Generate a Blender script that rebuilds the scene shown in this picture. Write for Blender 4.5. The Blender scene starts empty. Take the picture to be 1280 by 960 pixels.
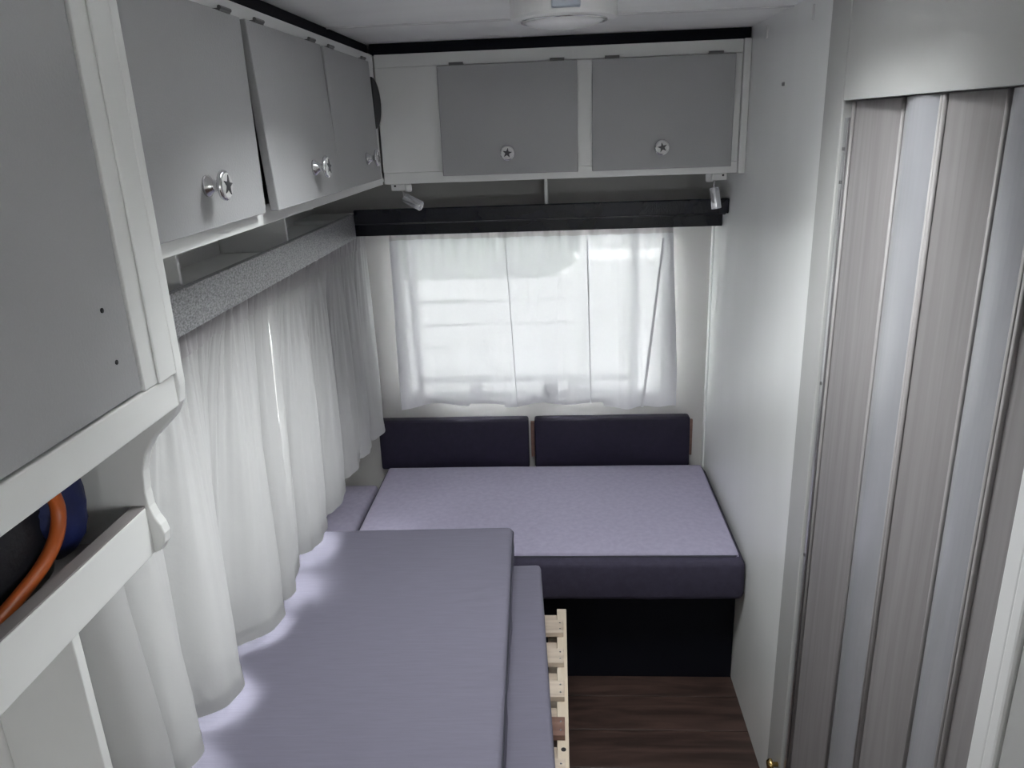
import bpy, bmesh, math, random
from mathutils import Vector, Matrix
random.seed(4)
sc = bpy.context.scene
col = sc.collection
R = math.radians

# ------------------------------------------------------------------ camera
F = 960.0
CAM = Vector((0, 0, 1.72))
PITCH, YAW, ROLL = R(18.45), R(-3.8), R(-2.18)
fw = Vector((math.sin(YAW) * math.cos(PITCH), math.cos(YAW) * math.cos(PITCH), -math.sin(PITCH)))
r0 = Vector((math.cos(YAW), -math.sin(YAW), 0)); u0 = r0.cross(fw)
rt = r0 * math.cos(ROLL) + u0 * math.sin(ROLL)
up = -r0 * math.sin(ROLL) + u0 * math.cos(ROLL)
cd = bpy.data.cameras.new('camera'); cam = bpy.data.objects.new('camera', cd); col.objects.link(cam)
cd.sensor_fit = 'HORIZONTAL'; cd.sensor_width = 36; cd.lens = F / 1280 * 36; cd.clip_start = 0.02
cam.matrix_world = Matrix(((rt.x, up.x, -fw.x, CAM.x), (rt.y, up.y, -fw.y, CAM.y), (rt.z, up.z, -fw.z, CAM.z), (0, 0, 0, 1)))
sc.camera = cam

# ------------------------------------------------------------------ light
EXPOSURE = 3.8
SKY = 2.0
w = bpy.data.worlds.new('overcast_sky'); sc.world = w; w.use_nodes = True
bg = w.node_tree.nodes['Background']; bg.inputs[0].default_value = (1.0, 0.99, 0.985, 1); bg.inputs[1].default_value = SKY
vs = sc.view_settings
vs.view_transform = 'Standard'; vs.look = 'None'; vs.gamma = 1; vs.use_curve_mapping = False; vs.exposure = EXPOSURE
sc.cycles.use_denoising = True
sc.cycles.max_bounces = 14; sc.cycles.diffuse_bounces = 8; sc.cycles.transparent_max_bounces = 16
sc.cycles.sample_clamp_indirect = 12


def portal(name, loc, normal, sx, sy):
    l = bpy.data.lights.new(name, 'AREA'); l.shape = 'RECTANGLE'; l.size = sx; l.size_y = sy
    l.cycles.is_portal = True
    o = bpy.data.objects.new(name, l); col.objects.link(o); o.location = loc
    o.rotation_euler = Vector(normal).to_track_quat('-Z', 'Z').to_euler()


# windows: (x or y range, z range)
W1 = (-.578, .382, .765, 1.385)     # back wall
W2 = (1.00, 2.12, .72, 1.33)       # left wall
FILL_W3 = (-1.5, -1.1, 1.05, 1.25)      # left wall, unseen window added to brighten the room
FILL_W4 = (.2, .6, 1.05, 1.35)        # front wall, unseen, added for extra daylight
FILL_HATCH = (-.28, .40, 1.08, 1.48)     # unseen roof hatch added for fill daylight: x range, y range
FILL_W5 = (-1.1, -.60, 1.05, 1.6)      # entrance side, unseen, added as a further daylight source
portal('daylight_window_back', (-.098, 2.80, 1.075), (0, -1, 0), 1.0, .66)
portal('daylight_window_left', (-.93, 1.56, 1.03), (1, 0, 0), 1.17, .64)
portal('fill_window_rear_left', (-.93, -1.3, 1.15), (1, 0, 0), .46, .26)
portal('fill_window_front', (.4, -2.27, 1.2), (0, 1, 0), .46, .36)
portal('fill_window_entrance', (1.31, -.85, 1.325), (-1, 0, 0), .55, .6)

portal('fill_hatch_portal', (.06, 1.28, 2.06), (0, 0, -1), .70, .42)

# ------------------------------------------------------------------ materials
MATS = {}


def nodes(name):
    m = bpy.data.materials.new(name); m.use_nodes = True
    return m, m.node_tree, m.node_tree.nodes['Principled BSDF']


def mat(name, c, rough=.5, metal=0, spec=.5, var=.0, scale=(6, 6, 6), bump=0, bscale=(60, 60, 60), detail=4, c2=None):
    m, nt, p = nodes(name)
    p.inputs['Base Color'].default_value = (*c, 1); p.inputs['Roughness'].default_value = rough
    p.inputs['Metallic'].default_value = metal; p.inputs['Specular IOR Level'].default_value = spec
    tc = nt.nodes.new('ShaderNodeTexCoord')
    if var or c2:
        mp = nt.nodes.new('ShaderNodeMapping'); mp.inputs['Scale'].default_value = scale
        nt.links.new(tc.outputs['Object'], mp.inputs[0])
        n = nt.nodes.new('ShaderNodeTexNoise'); n.inputs['Scale'].default_value = 1; n.inputs['Detail'].default_value = detail
        nt.links.new(mp.outputs[0], n.inputs['Vector'])
        r = nt.nodes.new('ShaderNodeValToRGB')
        a = c2 if c2 else tuple(x * (1 - var) for x in c); b = c if c2 else tuple(min(1, x * (1 + var)) for x in c)
        r.color_ramp.elements[0].color = (*a, 1); r.color_ramp.elements[1].color = (*b, 1)
        r.color_ramp.elements[0].position = .3; r.color_ramp.elements[1].position = .7
        nt.links.new(n.outputs['Fac'], r.inputs[0]); nt.links.new(r.outputs[0], p.inputs['Base Color'])
    if bump:
        mp2 = nt.nodes.new('ShaderNodeMapping'); mp2.inputs['Scale'].default_value = bscale
        nt.links.new(tc.outputs['Object'], mp2.inputs[0])
        n2 = nt.nodes.new('ShaderNodeTexNoise'); n2.inputs['Scale'].default_value = 1; n2.inputs['Detail'].default_value = 3
        nt.links.new(mp2.outputs[0], n2.inputs['Vector'])
        b_ = nt.nodes.new('ShaderNodeBump'); b_.inputs['Strength'].default_value = bump; b_.inputs['Distance'].default_value = .002
        nt.links.new(n2.outputs['Fac'], b_.inputs['Height']); nt.links.new(b_.outputs[0], p.inputs['Normal'])
    MATS[name] = m
    return m


def cloth(name, c, transp, transl, bump=.3, ct=None):
    m, nt, p = nodes(name)
    out = nt.nodes['Material Output']
    p.inputs['Base Color'].default_value = (*c, 1); p.inputs['Roughness'].default_value = .9; p.inputs['Specular IOR Level'].default_value = .1
    tl = nt.nodes.new('ShaderNodeBsdfTranslucent'); tl.inputs[0].default_value = (*(ct or c), 1)
    tp = nt.nodes.new('ShaderNodeBsdfTransparent'); tp.inputs[0].default_value = (1, 1, 1, 1)
    tc = nt.nodes.new('ShaderNodeTexCoord')
    n = nt.nodes.new('ShaderNodeTexNoise'); n.inputs['Scale'].default_value = 14; n.inputs['Detail'].default_value = 5
    nt.links.new(tc.outputs['Object'], n.inputs['Vector'])
    b = nt.nodes.new('ShaderNodeBump'); b.inputs['Strength'].default_value = bump; b.inputs['Distance'].default_value = .006
    nt.links.new(n.outputs['Fac'], b.inputs['Height']); nt.links.new(b.outputs[0], p.inputs['Normal']); nt.links.new(b.outputs[0], tl.inputs['Normal'])
    m1 = nt.nodes.new('ShaderNodeMixShader'); m1.inputs[0].default_value = transl
    nt.links.new(p.outputs[0], m1.inputs[1]); nt.links.new(tl.outputs[0], m1.inputs[2])
    m2 = nt.nodes.new('ShaderNodeMixShader'); m2.inputs[0].default_value = transp
    nt.links.new(m1.outputs[0], m2.inputs[1]); nt.links.new(tp.outputs[0], m2.inputs[2])
    nt.links.new(m2.outputs[0], out.inputs[0])
    MATS[name] = m
    return m


def glass(name):
    m, nt, p = nodes(name); out = nt.nodes['Material Output']; nt.nodes.remove(p)
    tp = nt.nodes.new('ShaderNodeBsdfTransparent'); tp.inputs[0].default_value = (.96, .98, .98, 1)
    gl = nt.nodes.new('ShaderNodeBsdfGlossy'); gl.inputs['Roughness'].default_value = .03
    fr = nt.nodes.new('ShaderNodeFresnel'); fr.inputs[0].default_value = 1.3
    mx = nt.nodes.new('ShaderNodeMixShader')
    nt.links.new(fr.outputs[0], mx.inputs[0]); nt.links.new(tp.outputs[0], mx.inputs[1]); nt.links.new(gl.outputs[0], mx.inputs[2])
    nt.links.new(mx.outputs[0], out.inputs[0]); MATS[name] = m


def wood(name, c1, c2, sc_, rough=.55, bump=.15, dist=6.0):
    m, nt, p = nodes(name)
    tc = nt.nodes.new('ShaderNodeTexCoord'); mp = nt.nodes.new('ShaderNodeMapping'); mp.inputs['Scale'].default_value = sc_
    oi = nt.nodes.new('ShaderNodeObjectInfo'); ad = nt.nodes.new('ShaderNodeVectorMath'); ad.operation = 'ADD'
    sca = nt.nodes.new('ShaderNodeVectorMath'); sca.operation = 'SCALE'; sca.inputs['Scale'].default_value = 31
    nt.links.new(oi.outputs['Random'], sca.inputs[0])
    nt.links.new(tc.outputs['Object'], mp.inputs[0]); nt.links.new(mp.outputs[0], ad.inputs[0]); nt.links.new(sca.outputs[0], ad.inputs[1])
    n = nt.nodes.new('ShaderNodeTexNoise'); n.inputs['Scale'].default_value = 1; n.inputs['Detail'].default_value = 6
    n.inputs['Distortion'].default_value = dist * .1
    nt.links.new(ad.outputs[0], n.inputs['Vector'])
    r = nt.nodes.new('ShaderNodeValToRGB'); r.color_ramp.elements[0].color = (*c1, 1); r.color_ramp.elements[1].color = (*c2, 1)
    r.color_ramp.elements[0].position = .35; r.color_ramp.elements[1].position = .65
    nt.links.new(n.outputs['Fac'], r.inputs[0]); nt.links.new(r.outputs[0], p.inputs['Base Color'])
    p.inputs['Roughness'].default_value = rough
    b = nt.nodes.new('ShaderNodeBump'); b.inputs['Strength'].default_value = bump; b.inputs['Distance'].default_value = .001
    nt.links.new(n.outputs['Fac'], b.inputs['Height']); nt.links.new(b.outputs[0], p.inputs['Normal'])
    MATS[name] = m


mat('white_paint', (.78, .775, .77), .45, var=.04, scale=(3, 3, 3), bump=.08, bscale=(90, 90, 90))
mat('frame_paint', (.76, .765, .755), .35, var=.04, scale=(4, 4, 4), bump=.06, bscale=(120, 120, 40))
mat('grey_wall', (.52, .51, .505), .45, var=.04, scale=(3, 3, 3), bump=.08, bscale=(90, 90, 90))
mat('satin_wall', (.87, .88, .87), .30, var=.05, scale=(8, 3, 1.2), bump=.05, bscale=(40, 40, 8))
mat('ceiling_paint', (.90, .90, .90), .4, var=.03, scale=(2, 9, 2))
mat('grey_paint', (.36, .362, .37), .42, var=.03, scale=(5, 5, 5), bump=.25, bscale=(260, 260, 260))
mat('navy_paint', (.005, .0055, .012), .25, spec=.28, var=.15, bump=.3, bscale=(230, 60, 230))
mat('sheen_laminate', (.34, .34, .355), .28, spec=.6, c2=(.07, .07, .08), scale=(300, 160, 300), bump=.4, bscale=(300, 160, 300))  # pale speckle paints window reflection on the dark left fascia into its colour
mat('black', (.010, .010, .012), .6)
mat('navy_board', (.003, .0035, .008), .7, spec=.2)
mat('mattress_fabric', (.172, .165, .214), .85, spec=.2, var=.04, scale=(14, 160, 160), bump=.25, bscale=(20, 420, 420))
mat('bench_fabric', (.34, .318, .42), .8, spec=.25, var=.06, scale=(60, 60, 60), bump=.2, bscale=(300, 300, 300))
mat('back_fabric', (.015, .012, .028), .55, spec=.3, var=.12, scale=(50, 50, 50), bump=.3, bscale=(400, 400, 400))
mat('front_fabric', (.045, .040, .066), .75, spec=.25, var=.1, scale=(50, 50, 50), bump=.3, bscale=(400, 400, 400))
mat('piping', (.03, .03, .045), .7)
mat('chrome', (.75, .75, .76), .16, metal=1)
mat('brushed', (.78, .78, .80), .27, metal=1)
mat('star_grey', (.05, .05, .055), .4)
mat('enamel', (.58, .58, .58), .25)
mat('plastic_white', (.72, .72, .72), .35)
mat('lens', (.85, .85, .86), .25)
mat('switch_blue', (.36, .40, .46), .35)
mat('wire_red', (.12, .01, .02), .5)
mat('slat_gloss', (.32, .32, .343), .26, var=.05, scale=(10, 10, 2))
wood('slat_wood', (.22, .205, .209), (.27, .255, .259), (60, 60, 2.2), .5, .1)
wood('floor_wood', (.036, .022, .019), (.085, .050, .042), (3.5, 26, 26), .42, .1, 12)
wood('pine', (.66, .56, .44), (.84, .76, .65), (30, 3, 30), .6)
wood('pine_slat', (.50, .41, .33), (.68, .58, .48), (4, 40, 40), .6)
wood('red_slat', (.17, .09, .07), (.24, .14, .11), (4, 40, 40), .6)
mat('jamb_paint', (.43, .43, .425), .4, var=.03)
mat('bare_board', (.24, .22, .22), .6)
mat('brass', (.7, .5, .2), .25, metal=1)
mat('orange_rubber', (.46, .10, .018), .4)
mat('bag_black', (.008, .009, .014), .6, var=.2, bump=.4, bscale=(90, 90, 90))
mat('bag_blue', (.004, .010, .075), .6, var=.25, scale=(40, 40, 40), bump=.4, bscale=(120, 120, 120))
mat('screw', (.2, .2, .2), .4, metal=.8)
mat('siding', (.70, .70, .70), .6, var=.03)
mat('gravel', (.58, .58, .56), .9, var=.2, scale=(8, 8, 8))
mat('leaf', (.10, .17, .09), .7, var=.4, scale=(5, 5, 5))
mat('bark', (.10, .07, .05), .9, var=.3, scale=(9, 9, 2))
cloth('sheer', (.88, .88, .90), .018, .052, .8, (.88, .88, .91))
cloth('curtain', (.42, .42, .42), .003, .023, .4, (.84, .84, .85))
cloth('curtain_tape', (.42, .41, .42), .0, .03, .3)
cloth('sheer_tape', (.80, .77, .77), .15, .30, .3)
glass('glass')


# ------------------------------------------------------------------ helpers
def tag(o, label=None, cat=None, group=None, kind=None):
    if label: o['label'] = label
    if cat: o['category'] = cat
    if group: o['group'] = group
    if kind: o['kind'] = kind
    return o


def empty(name, loc=(0, 0, 0), rz=0, **k):
    o = bpy.data.objects.new(name, None); col.objects.link(o); o.location = loc; o.rotation_euler.z = rz
    o.empty_display_size = .05
    return tag(o, **k)


def obj(name, bm, m, parent=None, smooth=False, bevel=0, seg=2, loc=None, rot=None, **k):
    me = bpy.data.meshes.new(name)
    bmesh.ops.recalc_face_normals(bm, faces=bm.faces)
    bm.to_mesh(me); bm.free()
    for x in (m if isinstance(m, (list, tuple)) else [m]): me.materials.append(MATS[x])
    if smooth:
        for p in me.polygons: p.use_smooth = True
    o = bpy.data.objects.new(name, me); col.objects.link(o)
    if parent: o.parent = parent
    if loc: o.location = loc
    if rot: o.rotation_euler = rot
    if bevel:
        b = o.modifiers.new('bevel', 'BEVEL'); b.width = bevel; b.segments = seg; b.limit_method = 'ANGLE'; b.angle_limit = R(40)
    return tag(o, **k)


def box(bm, a, b, mi=0):
    x0, y0, z0 = a; x1, y1, z1 = b
    v = [bm.verts.new(p) for p in ((x0, y0, z0), (x1, y0, z0), (x1, y1, z0), (x0, y1, z0), (x0, y0, z1), (x1, y0, z1), (x1, y1, z1), (x0, y1, z1))]
    for f in ((3, 2, 1, 0), (4, 5, 6, 7), (0, 1, 5, 4), (1, 2, 6, 5), (2, 3, 7, 6), (3, 0, 4, 7)):
        bm.faces.new([v[i] for i in f]).material_index = mi
    return bm


def B(a, b): return box(bmesh.new(), a, b)


def part(name, a, b, m, parent=None, bevel=.0015, **k):
    """a box between two corners with its own origin at its centre"""
    c = tuple((p + q) / 2 for p, q in zip(a, b)); h = tuple(abs(q - p) / 2 for p, q in zip(a, b))
    return obj(name, B(tuple(-x for x in h), h), m, parent, bevel=bevel, loc=c, **k)


def wall_cells(bm, axis, t0, t1, u0_, u1_, z0, z1, holes):
    """wall in plane axis ('x' or 'y') from t0 to t1 thick, with rectangular holes (ua,ub,za,zb)"""
    us = sorted({u0_, u1_, *[h[0] for h in holes], *[h[1] for h in holes]})
    zs = sorted({z0, z1, *[h[2] for h in holes], *[h[3] for h in holes]})
    for i in range(len(us) - 1):
        for j in range(len(zs) - 1):
            uc, zc = (us[i] + us[i + 1]) / 2, (zs[j] + zs[j + 1]) / 2
            if any(h[0] < uc < h[1] and h[2] < zc < h[3] for h in holes): continue
            if axis == 'x': box(bm, (t0, us[i], zs[j]), (t1, us[i + 1], zs[j + 1]))
            else: box(bm, (us[i], t0, zs[j]), (us[i + 1], t1, zs[j + 1]))
    bmesh.ops.remove_doubles(bm, verts=bm.verts, dist=1e-5)
    return bm


def prism(bm, pts, d0, d1, axis='y'):
    """extrude a polygon: axis y -> pts are (x,z); axis x -> pts are (y,z); axis z -> (x,y)"""
    def P(p, d): return {'y': (p[0], d, p[1]), 'x': (d, p[0], p[1]), 'z': (p[0], p[1], d)}[axis]
    a = [bm.verts.new(P(p, d0)) for p in pts]; b = [bm.verts.new(P(p, d1)) for p in pts]
    bm.faces.new(a); bm.faces.new(b[::-1])
    n = len(pts)
    for i in range(n): bm.faces.new((a[i], b[i], b[(i + 1) % n], a[(i + 1) % n]))
    return bm


def tube(bm, pts, r, n=10, mi=0, cap=True, closed=False):
    pts = [Vector(p) for p in pts]; rings = []
    prev = None
    N = len(pts)
    for i, p in enumerate(pts):
        if closed: t = (pts[(i + 1) % N] - pts[i - 1]).normalized()
        else: t = (pts[min(i + 1, N - 1)] - pts[max(i - 1, 0)]).normalized()
        if prev is None:
            prev = Vector((0, 0, 1)) if abs(t.z) < .9 else Vector((1, 0, 0))
        s = (prev - t * prev.dot(t)).normalized(); prev = s; q = t.cross(s)
        rr = r[i] if isinstance(r, (list, tuple)) else r
        rings.append([bm.verts.new(p + (s * math.cos(2 * math.pi * k / n) + q * math.sin(2 * math.pi * k / n)) * rr) for k in range(n)])
    for i in range(N if closed else N - 1):
        A, C = rings[i], rings[(i + 1) % N]
        for k in range(n): bm.faces.new((A[k], A[(k + 1) % n], C[(k + 1) % n], C[k])).material_index = mi
    if cap and not closed:
        bm.faces.new(rings[0][::-1]).material_index = mi; bm.faces.new(rings[-1]).material_index = mi
    return bm


def lathe(bm, prof, origin, axis, n=28, mi=0):
    """prof: list of (radius, distance along axis)"""
    ax = Vector(axis).normalized(); s = ax.orthogonal().normalized(); q = ax.cross(s); o = Vector(origin); rings = []
    for r, d in prof:
        if r < 1e-6: rings.append([bm.verts.new(o + ax * d)])
        else: rings.append([bm.verts.new(o + ax * d + (s * math.cos(2 * math.pi * k / n) + q * math.sin(2 * math.pi * k / n)) * r) for k in range(n)])
    for A, C in zip(rings, rings[1:]):
        for k in range(n):
            k2 = (k + 1) % n
            if len(A) == 1 and len(C) == 1: continue
            if len(A) == 1: f = (A[0], C[k2], C[k])
            elif len(C) == 1: f = (A[k], A[k2], C[0])
            else: f = (A[k], A[k2], C[k2], C[k])
            bm.faces.new(f).material_index = mi
    for ring, rev in ((rings[0], True), (rings[-1], False)):
        if len(ring) > 1: bm.faces.new(ring[::-1] if rev else ring).material_index = mi
    return bm


def hnoise(x, y, s=0):
    return (math.sin(x * 3.1 + y * 1.7 + s) + math.sin(x * 7.3 - y * 5.1 + 1.3 + s * 2) * .6 + math.sin(-x * 12.7 + y * 15.1 + s) * .35) / 1.95


def cushion(hx, hy, hz, r, nx=26, ny=26, puff=.006, wr=.0015, seed=0, puckers=()):
    """soft rounded box, crowned on top, origin at its centre"""
    def axis(h, n):
        e = [-h, -h + .15 * r, -h + .45 * r, -h + r]
        mid = [-h + r + (2 * h - 2 * r) * i / n for i in range(1, n)]
        return e + mid + [-x for x in e[::-1]]
    xs, ys, zs = axis(hx, nx), axis(hy, ny), axis(hz, 2)
    bm = bmesh.new(); cache = {}

    def V(x, y, z):
        k = (round(x, 6), round(y, 6), round(z, 6))
        if k not in cache:
            p = Vector((x, y, z)); i = Vector((max(-hx + r, min(hx - r, x)), max(-hy + r, min(hy - r, y)), max(-hz + r, min(hz - r, z))))
            d = p - i
            if d.length > 1e-9: p = i + d.normalized() * r
            fx, fy = max(0, 1 - (x / hx) ** 2), max(0, 1 - (y / hy) ** 2)
            if z > hz - r * 1.01:
                for qx, qy, ql, qw, qa, ang in puckers:
                    dx, dy = x - qx, y - qy; a_ = dx * math.cos(ang) + dy * math.sin(ang); b_ = -dx * math.sin(ang) + dy * math.cos(ang)
                    p.z += qa * math.exp(-(a_ / ql) ** 2) * math.exp(-(b_ / qw) ** 2)
                p.z += puff * (fx * fy) ** .5 + wr * hnoise(x * 4, y * 4, seed) * (fx * fy) ** .3
            else:
                p.x += wr * 2 * hnoise(y * 5, z * 20, seed) * (abs(x) > hx - r) ; p.y += wr * 2 * hnoise(x * 5, z * 20, seed + 1) * (abs(y) > hy - r)
            cache[k] = bm.verts.new(p)
        return cache[k]

    def sheet(us, vs_, f):
        for i in range(len(us) - 1):
            for j in range(len(vs_) - 1):
                bm.faces.new((f(us[i], vs_[j]), f(us[i + 1], vs_[j]), f(us[i + 1], vs_[j + 1]), f(us[i], vs_[j + 1])))
    for s in (-1, 1):
        sheet(xs, ys, lambda a, b: V(a, b, s * hz)); sheet(xs, zs, lambda a, b: V(a, s * hy, b)); sheet(ys, zs, lambda a, b: V(s * hx, a, b))
    return bm


def loop_rect(hx, hy, z, rad, n=5):
    pts = []
    for cx, cy, a0 in ((hx - rad, hy - rad, 0), (-hx + rad, hy - rad, 90), (-hx + rad, -hy + rad, 180), (hx - rad, -hy + rad, 270)):
        for i in range(n + 1):
            a = R(a0 + 90 * i / n); pts.append((cx + rad * math.cos(a), cy + rad * math.sin(a), z))
    return pts


# ================================================================== THE SETTING
XL, XR, XO, YB, YF, ZC = -.86, .537, 1.25, 2.725, -2.2, 1.957
fl = empty('floor', (0, 0, 0), label='dark brown wooden plank floor beside the bed', cat='floor', kind='structure')
y = 1.863 - .145 * 28; me0 = None
while y < YB:
    if me0 is None:
        o = part('plank', (XL, y + .0012, -.02), (XO, y + .145 - .0012, 0), 'floor_wood', fl, bevel=.0015); me0 = o
    else:
        o = me0.copy(); col.objects.link(o); o.parent = fl; o.location = ((XL + XO) / 2, y + .0725, -.01)
    y += .145
obj('subfloor', B((XL, YF, -.045), (XO, YB, -.021)), 'black', fl)

ce = empty('ceiling', (0, 0, ZC), label='white panelled caravan ceiling above the cabinets', cat='ceiling', kind='structure')
ys = [-2.2, -1.4, -.6, .2, .88, 1.935, 2.725]
for a, b in zip(ys, ys[1:]):
    if a < FILL_HATCH[2] < b:
        bm = bmesh.new(); hx0, hx1, hy0, hy1 = FILL_HATCH
        for q in ((XL - .03, a + .002, hx0, b - .002), (hx1, a + .002, XO + .03, b - .002), (hx0, a + .002, hx1, hy0), (hx0, hy1, hx1, b - .002)):
            box(bm, (q[0], q[1], 0), (q[2], q[3], .02))
        obj('panel', bm, 'ceiling_paint', ce)
        continue
    o = part('panel', (XL - .03, a + .002, ZC), (XO + .03, b - .002, ZC + .02), 'ceiling_paint', None, bevel=.001)
    o.parent = ce; o.location.z -= ZC
for yy in ys[1:-1]:
    o = part('cover_strip', (XL - .03, yy - .004, ZC - .0035), (XO + .03, yy + .009, ZC + .002), 'plastic_white', None, bevel=.0012); o.parent = ce; o.location.z -= ZC

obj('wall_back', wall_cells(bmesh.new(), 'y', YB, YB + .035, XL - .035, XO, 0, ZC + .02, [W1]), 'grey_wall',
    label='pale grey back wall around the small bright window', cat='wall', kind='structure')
obj('wall_left', wall_cells(bmesh.new(), 'x', XL - .035, XL, YF - .035, YB, 0, ZC + .02, [W2, FILL_W3]), 'white_paint',
    label='white left wall behind the long curtains', cat='wall', kind='structure')
wr_ = obj('wall_right', B((XR, 1.64, 0), (XR + .015, YB, ZC)), 'satin_wall',
          label='glossy white scuffed wall panel at the end of the bench', cat='wall', kind='structure')
obj('wall_front', wall_cells(bmesh.new(), 'y', YF - .035, YF, XL, XO, 0, ZC + .02, [FILL_W4]), 'white_paint',
    label='white front wall behind the camera', cat='wall', kind='structure')
obj('wall_outer', wall_cells(bmesh.new(), 'x', XO, XO + .035, YF - .035, YB + .035, 0, ZC + .02, [FILL_W5]), 'white_paint',
    label='white outer wall on the entrance side', cat='wall', kind='structure')
obj('wall_partition', B((XR + .012, .725, 0), (XO, .74, ZC)), 'white_paint',
    label='partition closing off the compartment behind the folding door', cat='wall', kind='structure')
# scuffs, hook and beads on the right wall
for i, (yy, zz, dy, dz) in enumerate(((1.97, 1.794, .012, .008), (2.148, 1.925, .004, .03), (1.781, 1.924, .004, .03))):
    part('wall_hook' if i == 0 else 'clip', (XR - .004, yy - dy / 2, zz - dz / 2), (XR + .001, yy + dy / 2, zz + dz / 2), 'screw' if i == 0 else 'plastic_white', wr_)
for zz in (1.53, 1.24, 1.02, .83, .62, .42):
    part('paint_nib', (XR - .004, 1.641, zz - .006), (XR + .001, 1.647, zz + .006), 'plastic_white', wr_)
part('corner_strip', (XR - .006, YB - .03, .0), (XR - .0005, YB - .001, 1.39), 'satin_wall', wr_, bevel=.002)

# frame around the folding door: jamb + header, a little proud of the wall panel
tf = empty('trim_1', (XR, 1.58, 0), label='grey painted frame around the folding door', cat='door frame', kind='structure')


def tfp(n, a, b, m='jamb_paint', bv=.003):
    o = part(n, a, b, m, None, bevel=bv); o.parent = tf; o.location = Vector(o.location) - tf.location


tfp('jamb', (XR - .010, 1.535, 0), (XR + .02, 1.6395, ZC))
tfp('header', (XR - .0095, .725, 1.745), (XR + .02, 1.534, ZC), bv=.001)
tfp('jamb', (XR - .010, .725, 0), (XR + .02, .775, 1.744))
tfp('track', (XR - .004, 1.515, 0), (XR + .012, 1.534, 1.715), 'brushed', .001)
for zz in (1.60, 1.66, 1.2, .8): tfp('screw', (XR - .0055, 1.522, zz - .003), (XR - .0035, 1.528, zz + .003), 'screw', .0005)
tfp('top_track', (XR + .021, .78, 1.70), (XR + .035, 1.53, 1.7445), 'brushed', .001)

# folding door
dr = empty('door_1', (.54, 1.15, 0), label='whitewashed folding accordion door with glossy curved slats', cat='folding door', kind='structure')
V_ = [(.540, 1.507), (.552, 1.324), (.537, 1.161), (.550, 1.022), (.537, .9087), (.547, .838)]


def slat(p, q, bulge, m):
    bm = bmesh.new(); n = 10; P = Vector((p[0], p[1])); Q = Vector((q[0], q[1])); d = (Q - P).normalized(); nr = Vector((d.y, -d.x))
    if nr.x > 0: nr = -nr
    g = .0045; out = []; L = (Q - P).length
    for i in range(n + 1):
        t = i / n; c = P + d * (g + (L - 2 * g) * t)
        out.append(c + nr * bulge * (1 - (2 * t - 1) ** 2))
    back = [c - nr * .008 for c in out[::-1]]
    prism(bm, [(c.x - .54, c.y - 1.15) for c in out + back], .02, 1.7435, 'z')
    return obj('slat', bm, m, dr, bevel=.0012)


for i in range(5):
    o = slat(V_[i], V_[i + 1], .0115 if i % 2 else .0015, 'slat_gloss' if i % 2 else 'slat_wood')
for i, (x_, y_) in enumerate(V_):
    n_ = 2 if i in (2, 4) else 1
    for k in range(n_):
        obj('hinge_bead', tube(bmesh.new(), [(0, 0, .02), (0, 0, 1.7425)], .0042, 8), 'slat_wood', dr, smooth=True,
            loc=(x_ - .54 - .001, y_ - 1.15 + (k * .009 - .0045 * (n_ - 1)), 0))
o = part('leading_edge', (.525, .80, .015), (.556, .832, 1.735), 'plastic_white', None, bevel=.004); o.parent = dr; o.location = Vector(o.location) - dr.location
o = part('leading_edge', (.522, .778, .015), (.556, .799, 1.735), 'plastic_white', None, bevel=.004); o.parent = dr; o.location = Vector(o.location) - dr.location
bm = lathe(bmesh.new(), [(.006, 0), (.006, .012), (.013, .014), (.014, .02), (.010, .026), (0, .027)], (.527 - .54, 1.553 - 1.15, .185), (-1, 0, 0), 20)
obj('catch', bm, 'brass', dr, smooth=True)


# windows
def window(n, axis, t, rect, inward, label, dark_block=(), f=.028):
    u0_, u1_, z0, z1 = rect
    wn = empty('window_%d' % n, label=label, cat='window', kind='structure')

    def pb(nm, ua, ub, za, zb, ta, tb, m, bv=.002):
        a, b = ((ta, ua, za), (tb, ub, zb)) if axis == 'x' else ((ua, ta, za), (ub, tb, zb))
        return part(nm, tuple(map(min, a, b)), tuple(map(max, a, b)), m, wn, bevel=bv)
    o_ = t - inward * .036; i_ = t + inward * .006
    for a in ((u0_ - .012, u1_ + .012, z1 - f, z1 + .012), (u0_ - .012, u1_ + .012, z0 - .012, z0 + f), (u0_ - .012, u0_ + f, z0 + f, z1 - f), (u1_ - f, u1_ + .012, z0 + f, z1 - f)):
        pb('window_frame', *a, o_, i_, 'plastic_white')
    pb('pane', u0_ + f, u1_ - f, z0 + f, z1 - f, t - inward * .022, t - inward * .018, 'glass', 0)
    for u in dark_block:
        pb('dark_block', u - .024, u + .024, z0 + .002, z0 + .05, i_, i_ + inward * .014, 'star_grey')
    return wn


wn1 = window(1, 'y', YB, W1, -1, 'bright back window seen through the sheer curtain', (-.315, -.035, .052), .012)  # dark blocks at the sill stand in for shaded spots behind the sheer
for sx in (-.527, .272): part('sash', (sx - .014, YB + .004, W1[2] + .013), (sx + .014, YB + .016, W1[3] - .013), 'plastic_white', wn1)
part('sash', (-.5125, YB + .004, .815), (.2575, YB + .016, .84), 'plastic_white', wn1)
window(2, 'x', XL, W2, 1, 'left side window hidden behind the long curtains', (1.35, 1.8))
window(3, 'x', XL, FILL_W3, 1, 'left side window added behind the camera to brighten the room')
window(4, 'y', YF, FILL_W4, 1, 'front window added behind the camera for extra daylight')
window(5, 'x', XO, FILL_W5, -1, 'entrance-side window added behind the camera for extra daylight')

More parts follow.
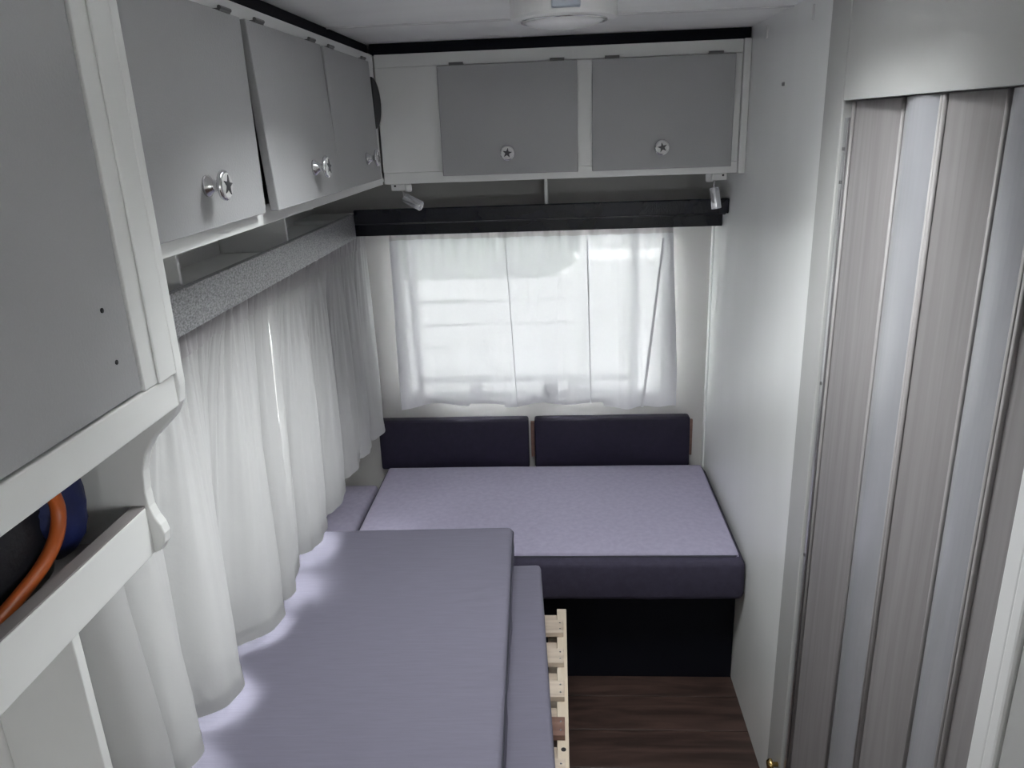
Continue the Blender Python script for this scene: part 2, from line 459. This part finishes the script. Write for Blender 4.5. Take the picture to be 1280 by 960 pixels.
rh = empty('window_6', (0, 0, 0), label='added roof hatch out of view, letting in extra daylight', cat='roof hatch', kind='structure')
for q in ((FILL_HATCH[0] - .02, FILL_HATCH[2] - .02, FILL_HATCH[0] + .02, FILL_HATCH[3] + .02), (FILL_HATCH[1] - .02, FILL_HATCH[2] - .02, FILL_HATCH[1] + .02, FILL_HATCH[3] + .02), (FILL_HATCH[0] + .02, FILL_HATCH[2] - .02, FILL_HATCH[1] - .02, FILL_HATCH[2] + .02), (FILL_HATCH[0] + .02, FILL_HATCH[3] - .02, FILL_HATCH[1] - .02, FILL_HATCH[3] + .02)):
    part('fill_hatch_frame', (q[0], q[1], ZC - .008), (q[2], q[3], ZC + .05), 'plastic_white', rh)
part('pane', (FILL_HATCH[0] + .021, FILL_HATCH[2] + .021, ZC + .038), (FILL_HATCH[1] - .021, FILL_HATCH[3] - .021, ZC + .043), 'glass', rh, bevel=0)

# black strips in the gap between cabinets and ceiling
part('gap_strip_back', (-.52, 2.318, 1.927), (XR - .002, 2.34, ZC - .001), 'navy_board', label='black strip between back cabinet and ceiling', cat='trim', kind='structure')
part('gap_strip_left', (-.55, .93, 1.927), (-.53, 2.34, ZC - .001), 'navy_board', label='black strip between left cabinets and ceiling', cat='trim', kind='structure')


# ================================================================== CABINETS
def star_pts(r1, r2):
    return [((r1 if k % 2 == 0 else r2) * math.sin(math.pi * k / 5), (r1 if k % 2 == 0 else r2) * math.cos(math.pi * k / 5)) for k in range(10)]


def knob_mesh():
    """knob pointing along -y from the origin; chrome stem, enamel cap, dark star"""
    bm = bmesh.new()
    lathe(bm, [(.015, 0), (.015, .004), (.009, .009), (.007, .016), (.010, .021), (.017, .022)], (0, 0, 0), (0, -1, 0), 28, 0)
    lathe(bm, [(.017, .0221), (.0205, .0235), (.0215, .026), (.0205, .029), (.0175, .0305)], (0, 0, 0), (0, -1, 0), 28, 0)
    lathe(bm, [(.0175, .0306), (.0165, .0312), (0, .0316)], (0, 0, 0), (0, -1, 0), 28, 1)
    a = [bm.verts.new((x, -.0325, z)) for x, z in star_pts(.0145, .0058)]; b = [bm.verts.new((x, -.0310, z)) for x, z in star_pts(.0145, .0058)]
    bm.faces.new(a).material_index = 2
    for i in range(10): bm.faces.new((a[i], a[(i + 1) % 10], b[(i + 1) % 10], b[i])).material_index = 2
    return bm


KN = None


def knob(parent, loc, rz, roll=0):
    global KN
    if KN is None:
        KN = obj('knob', knob_mesh(), ['chrome', 'enamel', 'star_grey'], parent, smooth=False, label='chrome knob with a dark star'); k = KN
        for p in k.data.polygons: p.use_smooth = p.material_index == 0
    else:
        k = KN.copy(); col.objects.link(k); k.parent = parent
    k.rotation_mode = 'XYZ'; k.rotation_euler = (0, roll, rz); k.location = loc
    return k


# door mesh hangs from its top edge, front face at y=-.016
def cab_door(parent, loc, w_, h_, rz, ajar, knob_x, knob_z, hinges, roll=0, label=None):
    bm = B((0, -.016, -h_), (w_, 0, 0))
    d = obj('door', bm, 'grey_paint', parent, bevel=.0018, loc=loc, rot=(R(-ajar), 0, rz), label=label)
    knob(d, (knob_x, -.016, knob_z - loc[2]), 0, roll)
    for hx_ in hinges:
        bm = B((hx_ - .02, -.0175, -.001), (hx_ + .02, -.001, .003)); tube(bm, [(hx_ - .02, -.017, .004), (hx_ + .02, -.017, .004)], .0032, 8)
        obj('hinge', bm, 'screw', d)
    return d


# back overhead cabinet -------------------------------------------------
bc = empty('overhead_cabinet', (0, 2.315, 1.576), label='white overhead cabinet with two grey star-knob doors above the back window', cat='cabinet')


def bcp(n, a, b, m='frame_paint', bv=.0012, **k):
    o = part(n, a, b, m, None, bevel=bv, **k); o.parent = bc; o.location = Vector(o.location) - bc.location; return o


x0, x1 = -.508, XR - .001
bcp('bottom_panel', (x0, 2.331, 1.576), (x1, YB - .001, 1.588)); bcp('top_panel', (x0, 2.345, 1.914), (x1, YB - .001, 1.926))
bcp('side_panel', (x1 - .012, 2.331, 1.5885), (x1, YB - .001, 1.9135)); bcp('side_panel', (x0, 2.331, 1.5885), (x0 + .012, YB - .001, 1.9135))
bcp('bottom_rail', (x0, 2.313, 1.574), (x1 - .021, 2.3305, 1.606)); bcp('top_rail', (x0, 2.313, 1.893), (x1 - .021, 2.3305, 1.927))
for a, b in ((x0, -.315), (.05, .115), (.482, x1 - .021)): bcp('stile', (a, 2.3135, 1.6065), (b, 2.3305, 1.8925))
bcp('end_strip', (x1 - .0195, 2.305, 1.572), (x1, 2.3305, 1.928), bv=.002)
for xa, xb, kx in ((-.330, .061, -.139), (.102, .494, .296)):
    d = cab_door(bc, (xa, 2.313 - 2.315, 1.891 - 1.576), xb - xa, .298, 0, .3, kx - xa, 1.652 - 1.576, (.055, xb - xa - .055), roll=R(8 if xa < 0 else -12))

# left overhead cabinet --------------------------------------------------
lc = empty('overhead_cabinet', (-.512, 1.6, 1.576), label='long white overhead cabinet with three grey star-knob doors on the left', cat='cabinet')


def lcp(n, a, b, m='frame_paint', bv=.0012, **k):
    o = part(n, a, b, m, None, bevel=bv, **k); o.parent = lc; o.location = Vector(o.location) - lc.location; return o


ya, yb_ = .922, 2.3125
lcp('bottom_panel', (XL + .001, ya, 1.576), (-.5305, YB - .001, 1.588)); lcp('top_panel', (XL + .001, ya, 1.914), (-.5655, 2.3, 1.926))
lcp('side_panel', (XL + .001, ya, 1.5885), (-.5305, ya + .012, 1.9135)); lcp('side_panel', (XL + .001, 2.33, 1.5885), (-.5305, 2.342, 1.9135))
lcp('bottom_rail', (-.530, ya, 1.574), (-.512, yb_, 1.608)); lcp('top_rail', (-.530, ya, 1.893), (-.512, yb_, 1.927))
lcp('stile', (-.530, 2.17, 1.6085), (-.5125, yb_, 1.8925)); lcp('back_panel', (XL + .001, ya + .013, 1.589), (XL + .006, 2.3, 1.913), 'black')
for y0_, y1_, ky, aj in ((.93, 1.310, 1.095, .2), (1.332, 1.748, 1.565, 3.0), (1.768, 2.190, 2.045, 1.6)):
    cab_door(lc, (-.512 + .512, y0_ - 1.6, 1.901 - 1.576), y1_ - y0_, .304, R(90), aj, ky - y0_, 1.657 - 1.576, (.06, y1_ - y0_ - .06), roll=R(10))
bm = bmesh.new(); prism(bm, [(.0, .068), (.0, -.068)] + [(.090 * math.sin(math.pi * k / 16), -.068 * math.cos(math.pi * k / 16)) for k in range(1, 16)], 0, .016, 'x')
obj('vent_plate', bm, 'black', lc, bevel=.003, loc=(-.512 + .512, 2.215 - 1.6, 1.797 - 1.576), label='black half-round plate beside the last door')

# open shelf under the back cabinet: white board, divider, navy fascia and rail
bs = empty('wall_shelf', (0, 2.6, 1.44), label='shallow shelf with dark navy fascia running above the back window', cat='shelf')


def bsp(n, a, b, m, bv=.0015, **k):
    o = part(n, a, b, m, None, bevel=bv, **k); o.parent = bs; o.location = Vector(o.location) - bs.location


bsp('board', (-.858, 2.4965, 1.443), (XR - .001, YB - .001, 1.455), 'frame_paint')
bsp('fascia', (-.654, 2.480, 1.441), (XR - .002, 2.4955, 1.487), 'navy_paint', .003)
bsp('fascia_bead', (-.675, 2.520, 1.4335), (XR - .002, 2.560, 1.4425), 'navy_paint', .003)
bsp('rail', (-.690, 2.575, 1.391), (XR - .001, 2.595, 1.4425), 'navy_paint', .002)
bsp('divider', (-.040, 2.50, 1.4555), (-.030, YB - .002, 1.5755), 'frame_paint')

# left open shelf
ls = empty('wall_shelf', (-.7, 1.7, 1.44), label='shallow shelf with glinting dark fascia running above the left curtains', cat='shelf')


def lsp(n, a, b, m, bv=.0015, **k):
    o = part(n, a, b, m, None, bevel=bv, **k); o.parent = ls; o.location = Vector(o.location) - ls.location


lsp('board', (-.859, .92, 1.431), (-.6715, 2.495, 1.4425), 'frame_paint')
lsp('fascia', (-.671, .92, 1.396), (-.656, 2.4945, 1.474), 'sheen_laminate', .002)
lsp('rail', (-.745, .92, 1.372), (-.718, 2.57, 1.4305), 'navy_board', .002)
for yy in (1.34, 1.921): lsp('divider', (-.859, yy - .005, 1.443), (-.680, yy + .005, 1.5755), 'frame_paint')

# near tall cabinet on the left ------------------------------------------
nc = empty('wall_cupboard', (-.6, .6, 1.4), label='large near cupboard with a grey door and an open shelf with curved end', cat='cupboard')


def ncp(n, a, b, m='frame_paint', bv=.0015, **k):
    o = part(n, a, b, m, None, bevel=bv, **k); o.parent = nc; o.location = Vector(o.location) - nc.location; return o


def arc(cx, cz, r, a0, a1, n=8): return [(cx + r * math.cos(R(a0 + (a1 - a0) * i / n)), cz + r * math.sin(R(a0 + (a1 - a0) * i / n))) for i in range(n + 1)]


prof = [(-.4835, ZC - .002), (-.4835, 1.425)] + [(-.487, 1.402), (-.497, 1.384), (-.515, 1.366), (-.533, 1.350), (-.546, 1.330), (-.554, 1.305), (-.557, 1.275), (-.556, 1.252), (-.551, 1.236), (-.545, 1.225), (-.542, 1.212), (-.544, 1.198), (-.552, 1.186), (-.566, 1.181), (-.62, 1.181), (-.66, 1.175)] + [(-.69, 1.16), (-.706, 1.13), (-.712, 1.09), (-.712, .002), (XL + .001, .002), (XL + .001, ZC - .002)]
bm = prism(bmesh.new(), prof, .900, .918, 'y'); bmesh.ops.translate(bm, verts=bm.verts, vec=-nc.location)
obj('end_panel', bm, 'frame_paint', nc, bevel=.002)
ncp('stile', (-.503, .829, 1.4415), (-.487, .8995, ZC - .002)); ncp('moulding', (-.4869, .858, 1.4415), (-.4835, .8995, ZC - .002), bv=.0015)
ncp('bottom_rail', (-.503, -.05, 1.398), (-.4875, .8995, 1.441), bv=.002)
ncp('cupboard_floor', (XL + .001, -.05, 1.41), (-.5035, .8995, 1.424))
ncp('cupboard_back', (XL + .001, -.05, 1.425), (XL + .012, .8995, ZC - .002)); ncp('near_end', (XL + .0125, -.05, 1.4245), (-.5035, -.035, ZC - .002))
d = ncp('door', (-.504, .0, 1.4435), (-.489, .826, ZC - .012), 'grey_paint', .002, label='large plain grey door')
for yy, zz in ((.78, 1.55), (.787, 1.49)):
    obj('screw_hole', lathe(bmesh.new(), [(.0028, 0), (.0028, .0008), (.001, .001)], (0, 0, 0), (1, 0, 0), 10), 'black', d, loc=(.0075, yy - d.location.y - nc.location.y, zz - d.location.z - nc.location.z))
ncp('shelf_board', (XL + .001, -.05, 1.186), (-.5785, .8995, 1.198), 'bare_board')
ncp('shelf_lip', (-.578, -.05, 1.184), (-.560, .8995, 1.252), bv=.0015)
ncp('lip_cap', (-.579, -.05, 1.2522), (-.561, .8995, 1.2545), 'bare_board', .0005)
ncp('shelf_back', (XL + .001, -.05, 1.199), (XL + .012, .8995, 1.409))

# ================================================================== BEDS AND BENCH
bn = empty('bench', (-.1, 2.4, 0), label='navy bench box under the back window', cat='bench')
obj('front_panel', B((.0, 2.100 - 2.4, 0), (.635, 2.115 - 2.4, .35)), 'navy_board', bn, bevel=.001)
obj('front_panel', B((-.59, 2.100 - 2.4, 0), (-.002, 2.115 - 2.4, .35)), 'navy_board', bn, bevel=.001)
obj('top_board', B((-.59, 2.05 - 2.4, .3505), (.635, YB - .003 - 2.4, .362)), 'navy_board', bn, bevel=.001)
obj('end_board', B((-.59, 2.1155 - 2.4, 0), (-.575, YB - .003 - 2.4, .35)), 'navy_board', bn)

cx, cy = (-.665 + .533) / 2, (1.985 + 2.65) / 2
bcu = empty('seat_cushion', (cx, cy, .363), label='wide grey-violet mattress cushion on the bench under the window', cat='cushion')
hx, hy = (.533 + .665) / 2, (2.65 - 1.985) / 2
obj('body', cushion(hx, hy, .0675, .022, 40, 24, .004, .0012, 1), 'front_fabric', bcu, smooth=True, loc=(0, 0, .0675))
obj('top_panel', cushion(hx - .012, hy - .018, .010, .0085, 110, 70, .008, .0022, 2, [(.05, -.24, .09, .010, .004, 1.1), (.09, -.17, .09, .012, .0035, 1.3), (.20, -.27, .03, .010, .003, 1.5), (-.01, -.29, .04, .012, .004, 1.5), (.36, -.28, .05, .012, .003, .9), (.30, -.27, .03, .009, .003, 2.0), (.17, -.22, .07, .012, .0025, 1.2)]), 'bench_fabric', bcu, smooth=True, loc=(-.004, .012, .136))
obj('piping', tube(bmesh.new(), loop_rect(hx - .0115, hy - .0175, 0, .018), .0035, 8, closed=True), 'piping', bcu, smooth=True, loc=(-.004, .012, .1365))

for xa, xb, lab in ((-.690, -.122, 'dark violet back cushion left of the gap, nearest the long curtains'), (-.100, .476, 'dark violet back cushion right of the gap, nearest the white wall')):
    hb = empty('back_cushion', ((xa + xb) / 2, 2.69, .50), label=lab, cat='cushion', group='back cushions under the window')
    obj('pad', cushion((xb - xa) / 2, .026, .098, .010, 30, 3, .001, .0006, xa), 'back_fabric', hb, smooth=True, loc=(0, 0, .088), rot=(R(-3), 0, 0))
    if xa > -.2:
        for px in ((xa - .008), (xb + .008)):
            part('wooden_support', (px - .007 - (xa + xb) / 2, .016, .02), (px + .007 - (xa + xb) / 2, .03, .162), 'red_slat', hb, bevel=.001)

sm = empty('side_cushion', (-.765, 2.42, .30), label='small dark cushion squeezed between left wall and bench cushion', cat='cushion')
obj('body', cushion(.068, .20, .075, .015, 8, 12, .003, .001, 5), 'bench_fabric', sm, smooth=True, loc=(0, 0, .075))
part('bed_box', (-.858, 2.2, 0), (-.697, 2.62, .2995), 'navy_board', bevel=.001, label='dark box supporting the small side cushion', cat='box')

# slatted bed base
sb = empty('slatted_base', (-.4, 1.4, 0), label='pull-out pine slatted bed base under the left mattresses', cat='bed base')


def sbp(n, a, b, m, bv=.0015):
    o = part(n, a, b, m, None, bevel=bv); o.parent = sb; o.location = Vector(o.location) - sb.location; return o


sbp('rail', (-.022, .95, .275), (.006, 1.975, .346), 'pine', .002)
sbp('inner_rail', (-.085, .95, .255), (-.060, 1.975, .318), 'pine', .002)
for yy in (1.0, 1.95): sbp('leg', (-.05, yy - .02, 0), (.004, yy + .02, .2745), 'pine')
sbp('rail', (-.80, .95, .275), (-.77, 1.975, .346), 'pine')
for k in range(8):
    yy = 1.899 - .129 * k
    # upper slats end just short of the rail's outer edge, lower slats stop at its inner side
    sbp('slat', (-.77, yy - .060, .3465), (-.003, yy, .362), 'red_slat' if k == 3 else 'pine_slat', .0012)
    sbp('lower_slat', (-.769, yy + .006, .3185), (-.0225, yy + .062, .334), 'pine_slat', .0012)
    for ny in (yy - .016, yy - .044):
        obj('nail', lathe(bmesh.new(), [(.0025, 0), (.0025, .0006), (0, .001)], (0, 0, 0), (0, 0, 1), 10), 'brushed', sb, loc=(-.013 + .4, ny - 1.4, .362))
obj('bolt', lathe(bmesh.new(), [(.006, 0), (.006, .0008), (.003, .001)], (0, 0, 0), (0, 0, 1), 14), 'black', sb, loc=(-.007 + .4, 1.425 - 1.4, .346))

# lower mattress (slightly turned) and upper mattress
def mattress(name, corner, ang, L, Wd, z0, th, m, label, nseam, seed, pk=()):
    """corner = far right corner of the top; runs -y by L and -x by Wd"""
    o = empty(name, (corner[0], corner[1], z0), ang, label=label, cat='mattress')
    obj('body', cushion(Wd / 2, L / 2, th / 2, .014, 60, 130, .003, .0016, seed, pk), m, o, smooth=True, loc=(-Wd / 2, -L / 2, th / 2))
    for zz in nseam:
        obj('piping', tube(bmesh.new(), loop_rect(Wd / 2 + .0005, L / 2 + .0005, 0, .014), .0028, 8, closed=True), 'piping', o, smooth=True, loc=(-Wd / 2, -L / 2, zz))
    return o


mattress('lower_mattress', (-.066, 1.968, 0), R(3.3), 1.02, .70, .3635, .143, 'mattress_fabric', 'grey mattress lying under the top one on the slatted base', (), 3)
mattress('upper_mattress', (-.144, 1.966, 0), R(1.7), 1.02, .650, .512, .119, 'mattress_fabric', 'grey-blue top mattress of the left bed below the long curtains', (.104,), 7, [(.275, .19, .05, .010, .004, .35), (.265, .14, .06, .009, .003, .2), (.20, .235, .06, .012, .0022, .3), (.29, -.13, .04, .010, .004, .5), (.28, -.17, .05, .009, .003, .1)])


# ================================================================== CURTAINS
def lerp(a, b, t): return a + (b - a) * t


def sheet(rows, mi=None):
    bm = bmesh.new(); g = [[bm.verts.new(p) for p in r] for r in rows]
    uvl = None
    for i in range(len(g) - 1):
        for j in range(len(g[0]) - 1):
            f = bm.faces.new((g[i][j], g[i][j + 1], g[i + 1][j + 1], g[i + 1][j])); f.smooth = True
    return bm


def long_curtain(name, label, ytop, ybot, peaks, xpk, xbk, hem, seed, npleat):
    """hangs along the left wall from y=ytop[0] (far) to ytop[1]; peaks = hem y of each forward fold"""
    rnd = random.Random(seed)
    nu, nv = 300, 48
    P = sorted(peaks, reverse=True)

    def phase(yv):
        # continuous phase that is an integer at each peak
        if yv >= P[0]: return (P[0] - yv) / (P[0] - P[1])
        for k in range(len(P) - 1):
            if P[k] >= yv >= P[k + 1]: return k + (P[k] - yv) / (P[k] - P[k + 1])
        return len(P) - 1 + (P[-1] - yv) / (P[-2] - P[-1])
    jit = [rnd.uniform(-.5, .5) for _ in range(npleat + 3)]
    rows = []
    for j in range(nv + 1):
        v = j / nv; row = []
        for i in range(nu + 1):
            u = i / nu
            yt = lerp(ytop[0], ytop[1], u); yb = lerp(ybot[0], ybot[1], u)
            ph = phase(yb); s = 2 * math.pi * ph
            e = min(1, v / .85) ** .8
            wv = math.cos(s) * .5 + .5; wv = wv ** .8
            yy = lerp(yt, yb, v) - math.sin(s) * .030 * e
            xx = lerp(-.694, lerp(xbk, xpk, wv), e)
            k = u * npleat; ji = jit[int(k)] * (1 - k % 1) + jit[int(k) + 1] * (k % 1)
            top = math.exp(-v * 5)
            xx += math.sin(2 * math.pi * (k + ji * .6)) * .013 * top + math.sin(2 * math.pi * k * 2.3 + 1) * .005 * top
            # secondary soft creases
            xx += .0035 * math.sin(s * 2 + 3 * v + seed) * (1 - top) + .002 * math.sin(s * 5 + v * 5 + seed) * (1 - top)
            xx += .007 * max(0, abs(math.sin(math.pi * (k * .42 + ji * .3 + .25 * v))) ** 10) * (1 - top) * min(1, 1.4 - v)
            zz = lerp(1.388 + .004 * math.sin(2 * math.pi * k), hem(yb), v)
            if v > .9: xx += .004 * hnoise(yb * 8, v * 9, seed) * (v - .9) * 10
            row.append((xx, max(yy, .9215), zz))
        rows.append(row)
    o = obj(name, sheet(rows), 'curtain', smooth=True, label=label, cat='curtain', group='long curtains over the left window')
    off = lambda rws, d: [[(x + d, y_, z) for x, y_, z in r] for r in rws]
    obj('header_tape', sheet(off(rows[0:4], .0016)), 'curtain_tape', o, smooth=True)
    obj('hem', sheet(off(rows[-3:], .0012)), 'curtain', o, smooth=True)
    return o


long_curtain('curtain', 'far long white curtain hanging beside the back window, left window', (2.690, 1.752), (2.645, 1.607), [2.63, 2.41, 2.266, 2.065, 1.845, 1.61], -.660, -.735,
             lambda yv: .672 + .012 * math.sin(yv * 9), 2, 30)
long_curtain('curtain', 'near long white curtain hanging behind the near cupboard, left window', (1.738, .932), (1.60, .932), [1.60, 1.50, 1.236, 1.06, .972], -.662, -.775,
             lambda yv: .660 + .010 * math.sin(yv * 7 + 1), 5, 26)

# sheer curtain at the back window
rows = []; nu, nv = 260, 40
pin = [-.588, -.52, -.345, -.185, -.04, .055, .13, .21, .30, .40]
for j in range(nv + 1):
    v = j / nv; row = []
    for i in range(nu + 1):
        u = i / nu; x = lerp(-.588, .392, u)
        # gathers below the tape: sag between pins
        d = min(abs(x - p) for p in pin)
        e = min(1, v / .8)
        big = math.sin(x * 17 + .6) * .016 + math.sin(x * 31 + 1.5 - v * .8) * .012 + .012 * abs(math.sin(x * 9 + .8 + .5 * v)) ** 8 + (math.sin((x - .2) * 60) * .012 if x > .2 else 0)
        fold = big * (.25 + .75 * e) + .010 * math.exp(-(d / .012) ** 2) * math.exp(-((v - .08) / .12) ** 2)
        fold += .006 * math.sin(d * 160) * math.exp(-v * 9)
        yy = 2.690 - fold - .008 * e
        xx = x + (.006 if x > 0 else -.006) * e + .022 * e * max(0, x - .1) / .3
        zz = lerp(1.392, .742 + .010 * math.sin(x * 15 + 1) + (.010 if -.33 < x < -.20 else 0) - (.012 if x > .15 else 0), v)
        row.append((xx, yy, zz))
    rows.append(row)
sh = obj('curtain', sheet(rows), 'sheer', smooth=True, label='short sheer white curtain over the bright back window', cat='curtain')
obj('header_tape', sheet([[(x, y_ - .002, z) for x, y_, z in r] for r in rows[0:3]]), 'sheer_tape', sh, smooth=True)
obj('hem', sheet([[(x, y_ - .0015, z) for x, y_, z in r] for r in rows[-2:]]), 'sheer', sh, smooth=True)
def crease(x_top, x_bot, wd):
    rws = []
    for j in range(3, nv + 1):
        t = j / nv; c = lerp(x_top, x_bot, t); i0 = int((c + .588) / .98 * nu)
        yy = min(rows[j][min(nu, i0 + q)][1] for q in range(-2, 4)) - .003; zz = rows[j][i0][2]
        rws.append([(c - wd / 2, yy, zz), (c, yy - .002, zz), (c + wd / 2, yy, zz)])
    obj('gathered_fold', sheet(rws), 'sheer', sh, smooth=True)


crease(.100, .112, .005); crease(.368, .300, .010); crease(-.185, -.160, .003)
for s, cs in ((0, slice(0, 4)), (1, slice(-4, None))):
    obj('side_hem', sheet([[(x, y_ - .0015, z) for x, y_, z in r[cs]] for r in rows]), 'sheer', sh, smooth=True)

# ================================================================== LAMPS
lp = empty('ceiling_lamp', (.019, 1.66, ZC), label='round white ceiling lamp with grey-blue switch box', cat='lamp')
obj('housing', lathe(bmesh.new(), [(.103, 0), (.105, -.004), (.105, -.034), (.102, -.040), (.090, -.042), (.083, -.040), (.083, -.030)], (0, 0, 0), (0, 0, 1), 48), 'plastic_white', lp, smooth=False, bevel=.001)
obj('rim', tube(bmesh.new(), [(.083 * math.cos(2 * math.pi * k / 48), .083 * math.sin(2 * math.pi * k / 48), -.042) for k in range(48)], .0025, 8, closed=True), 'chrome', lp, smooth=True)
obj('lens', lathe(bmesh.new(), [(.080, -.040), (.074, -.046), (.055, -.052), (.03, -.055), (0, -.056)], (0, 0, 0), (0, 0, 1), 40), 'lens', lp, smooth=True)
sw = part('switch_box', (-.024, -.116, -.032), (.030, -.097, 0), 'switch_blue', lp, bevel=.003)
obj('switch_button', lathe(bmesh.new(), [(.008, 0), (.008, .0015), (.0065, .002), (0, .002)], (0, -.0095, .001), (0, -1, 0), 20), 'switch_blue', sw, smooth=False)
for sx in (-.03, .036):
    obj('wire', tube(bmesh.new(), [(sx, -.096, -.012), (sx * 1.12, -.106, -.006), (sx * 1.2, -.11, 0)], .0018, 8), 'black', lp, smooth=True)
obj('wire', tube(bmesh.new(), [(-.03, -.105, -.001), (-.06, -.095, -.002), (-.085, -.07, -.001)], .002, 8), 'wire_red', lp, smooth=True)


def spot(loc, mirror, head_dir, label):
    s = empty('spotlight', loc, label=label, cat='spotlight', group='reading spotlights under the back cabinet')
    m = mirror
    k = part('mount', (-.030 if m > 0 else -.012, -.012, -.020), (.012 if m > 0 else .030, .012, 0), 'plastic_white', s, bevel=.003)
    obj('swivel', lathe(bmesh.new(), [(.010, 0), (.011, -.006), (.0115, -.018), (.009, -.024), (0, -.025)], (m * .018, 0, 0), (0, 0, 1), 20), 'plastic_white', s, smooth=True)
    obj('screw', lathe(bmesh.new(), [(.003, 0), (.003, .001), (0, .0012)], (0, 0, 0), (0, -1, 0), 10), 'black', s, loc=(-m * .018, -.0122, -.006))
    hd = Vector(head_dir).normalized(); a = Vector((m * .004, -.004, -.022)); j = Vector((m * .006, -.008, -.040))
    obj('stem', tube(bmesh.new(), [a, lerp(a, j, .6), j], .0028, 8), 'chrome', s, smooth=True)
    h = obj('lamp_head', lathe(bmesh.new(), [(.006, 0), (.0125, .001), (.0145, .004), (.0145, .059), (.0135, .061), (.012, .061), (.0115, .052), (0, .051)], j, hd, 24), 'brushed', s, smooth=False, bevel=.0005)
    for p in h.data.polygons: p.use_smooth = True
    return s


spot((-.462, 2.340, 1.5735), 1, (.86, -.25, -.42), 'silver spotlight pointing sideways, next to the left cabinet')
spot((.462, 2.340, 1.5735), -1, (.12, -.2, -.95), 'silver spotlight pointing down, next to the white right wall')

# ================================================================== BAG ON THE NEAR SHELF
bg_ = empty('bag', (-.69, .67, 1.198), label='black and blue bag with orange handle on the near open shelf', cat='bag')
bm = bmesh.new(); bmesh.ops.create_uvsphere(bm, u_segments=36, v_segments=20, radius=1)
for v in bm.verts:
    x, y_, z = v.co; f = lambda a, p: math.copysign(abs(a) ** p, a)
    v.co = (f(x, .5) * .078 + .006 * hnoise(y_ * 3, z * 3), .012 + f(y_, .5) * .150 + .008 * hnoise(x * 3, z * 3, 1), .080 + f(z, .7) * .079)
obj('body', bm, 'bag_black', bg_, smooth=True)
bm = bmesh.new(); bmesh.ops.create_uvsphere(bm, u_segments=24, v_segments=14, radius=1)
for v in bm.verts:
    x, y_, z = v.co
    v.co = (.058 + x * .040, .148 + y_ * .042 + .006 * hnoise(x * 4, z * 4, 2), .100 + z * .070)
obj('side_pocket', bm, 'bag_blue', bg_, smooth=True)
hp = [(.792 - .02, 1.372), (.786, 1.333), (.789, 1.305), (.775, 1.279), (.745, 1.261), (.702, 1.250), (.655, 1.243), (.60, 1.243), (.55, 1.262), (.53, 1.31), (.535, 1.37)]
sm_ = []
for k in range(len(hp) - 1):
    p0, p1, p2, p3 = (hp[max(0, min(len(hp) - 1, k + q))] for q in (-1, 0, 1, 2))
    for t in (0, .25, .5, .75):
        sm_.append(tuple(.5 * (2 * p1[a] + (p2[a] - p0[a]) * t + (2 * p0[a] - 5 * p1[a] + 4 * p2[a] - p3[a]) * t * t + (-p0[a] + 3 * p1[a] - 3 * p2[a] + p3[a]) * t ** 3) for a in (0, 1)))
obj('handle', tube(bmesh.new(), [(-.600 + .69, a - .67, b - 1.198) for a, b in sm_], .0085, 12), 'orange_rubber', bg_, smooth=True, label='orange rubber handle')

# ================================================================== OUTSIDE
obj('ground_outside', B((-14, -14, -.62), (14, 14, -.6)), 'gravel', label='pale gravel ground outside the windows', cat='ground', kind='structure')
fn = empty('board_fence', (0, 5.2, -.6), label='white horizontal board fence seen dimly through the back window', cat='fence')
bm0 = B((-2.6, -.012, 0), (.16, .012, .135)); b0 = obj('board', bm0, 'siding', fn, loc=(0, 0, .05))
for k in range(1, 8):
    o = b0.copy(); col.objects.link(o); o.parent = fn; o.location = (0, 0, .05 + .165 * k)
bm1 = B((.20, -.012, 0), (2.4, .012, .12)); b1 = obj('board', bm1, 'siding', fn, loc=(0, .02, .05))
for k in range(1, 9):
    o = b1.copy(); col.objects.link(o); o.parent = fn; o.location = (0, .02, .05 + .21 * k)
for px in (-2.6, -1.2, .18, 1.3, 2.4):
    part('post', (px - .04, .013 + .02, 0), (px + .04, .10, 1.9 if px > 0 else 1.4), 'siding', fn, bevel=.004)
bu = empty('tree', (-2.2, 9.5, -.6), label='leafy green tree beyond the board fence', cat='tree')
bm = bmesh.new(); bmesh.ops.create_icosphere(bm, subdivisions=5, radius=1)
for v in bm.verts:
    c = v.co.copy(); q = 1 + .16 * hnoise(c.x * 5, c.y * 5 + c.z * 4) + .08 * hnoise(c.z * 14, c.x * 13 + c.y * 9, 3)
    v.co = Vector((c.x * 3.4 * q, c.y * 2.0 * q, 2.6 + c.z * 2.3 * q))
obj('crown', bm, 'leaf', bu)
obj('trunk', tube(bmesh.new(), [(0, 0, 0), (.05, 0, .8), (0, .05, 1.8)], [.22, .17, .14], 12), 'bark', bu, smooth=True)
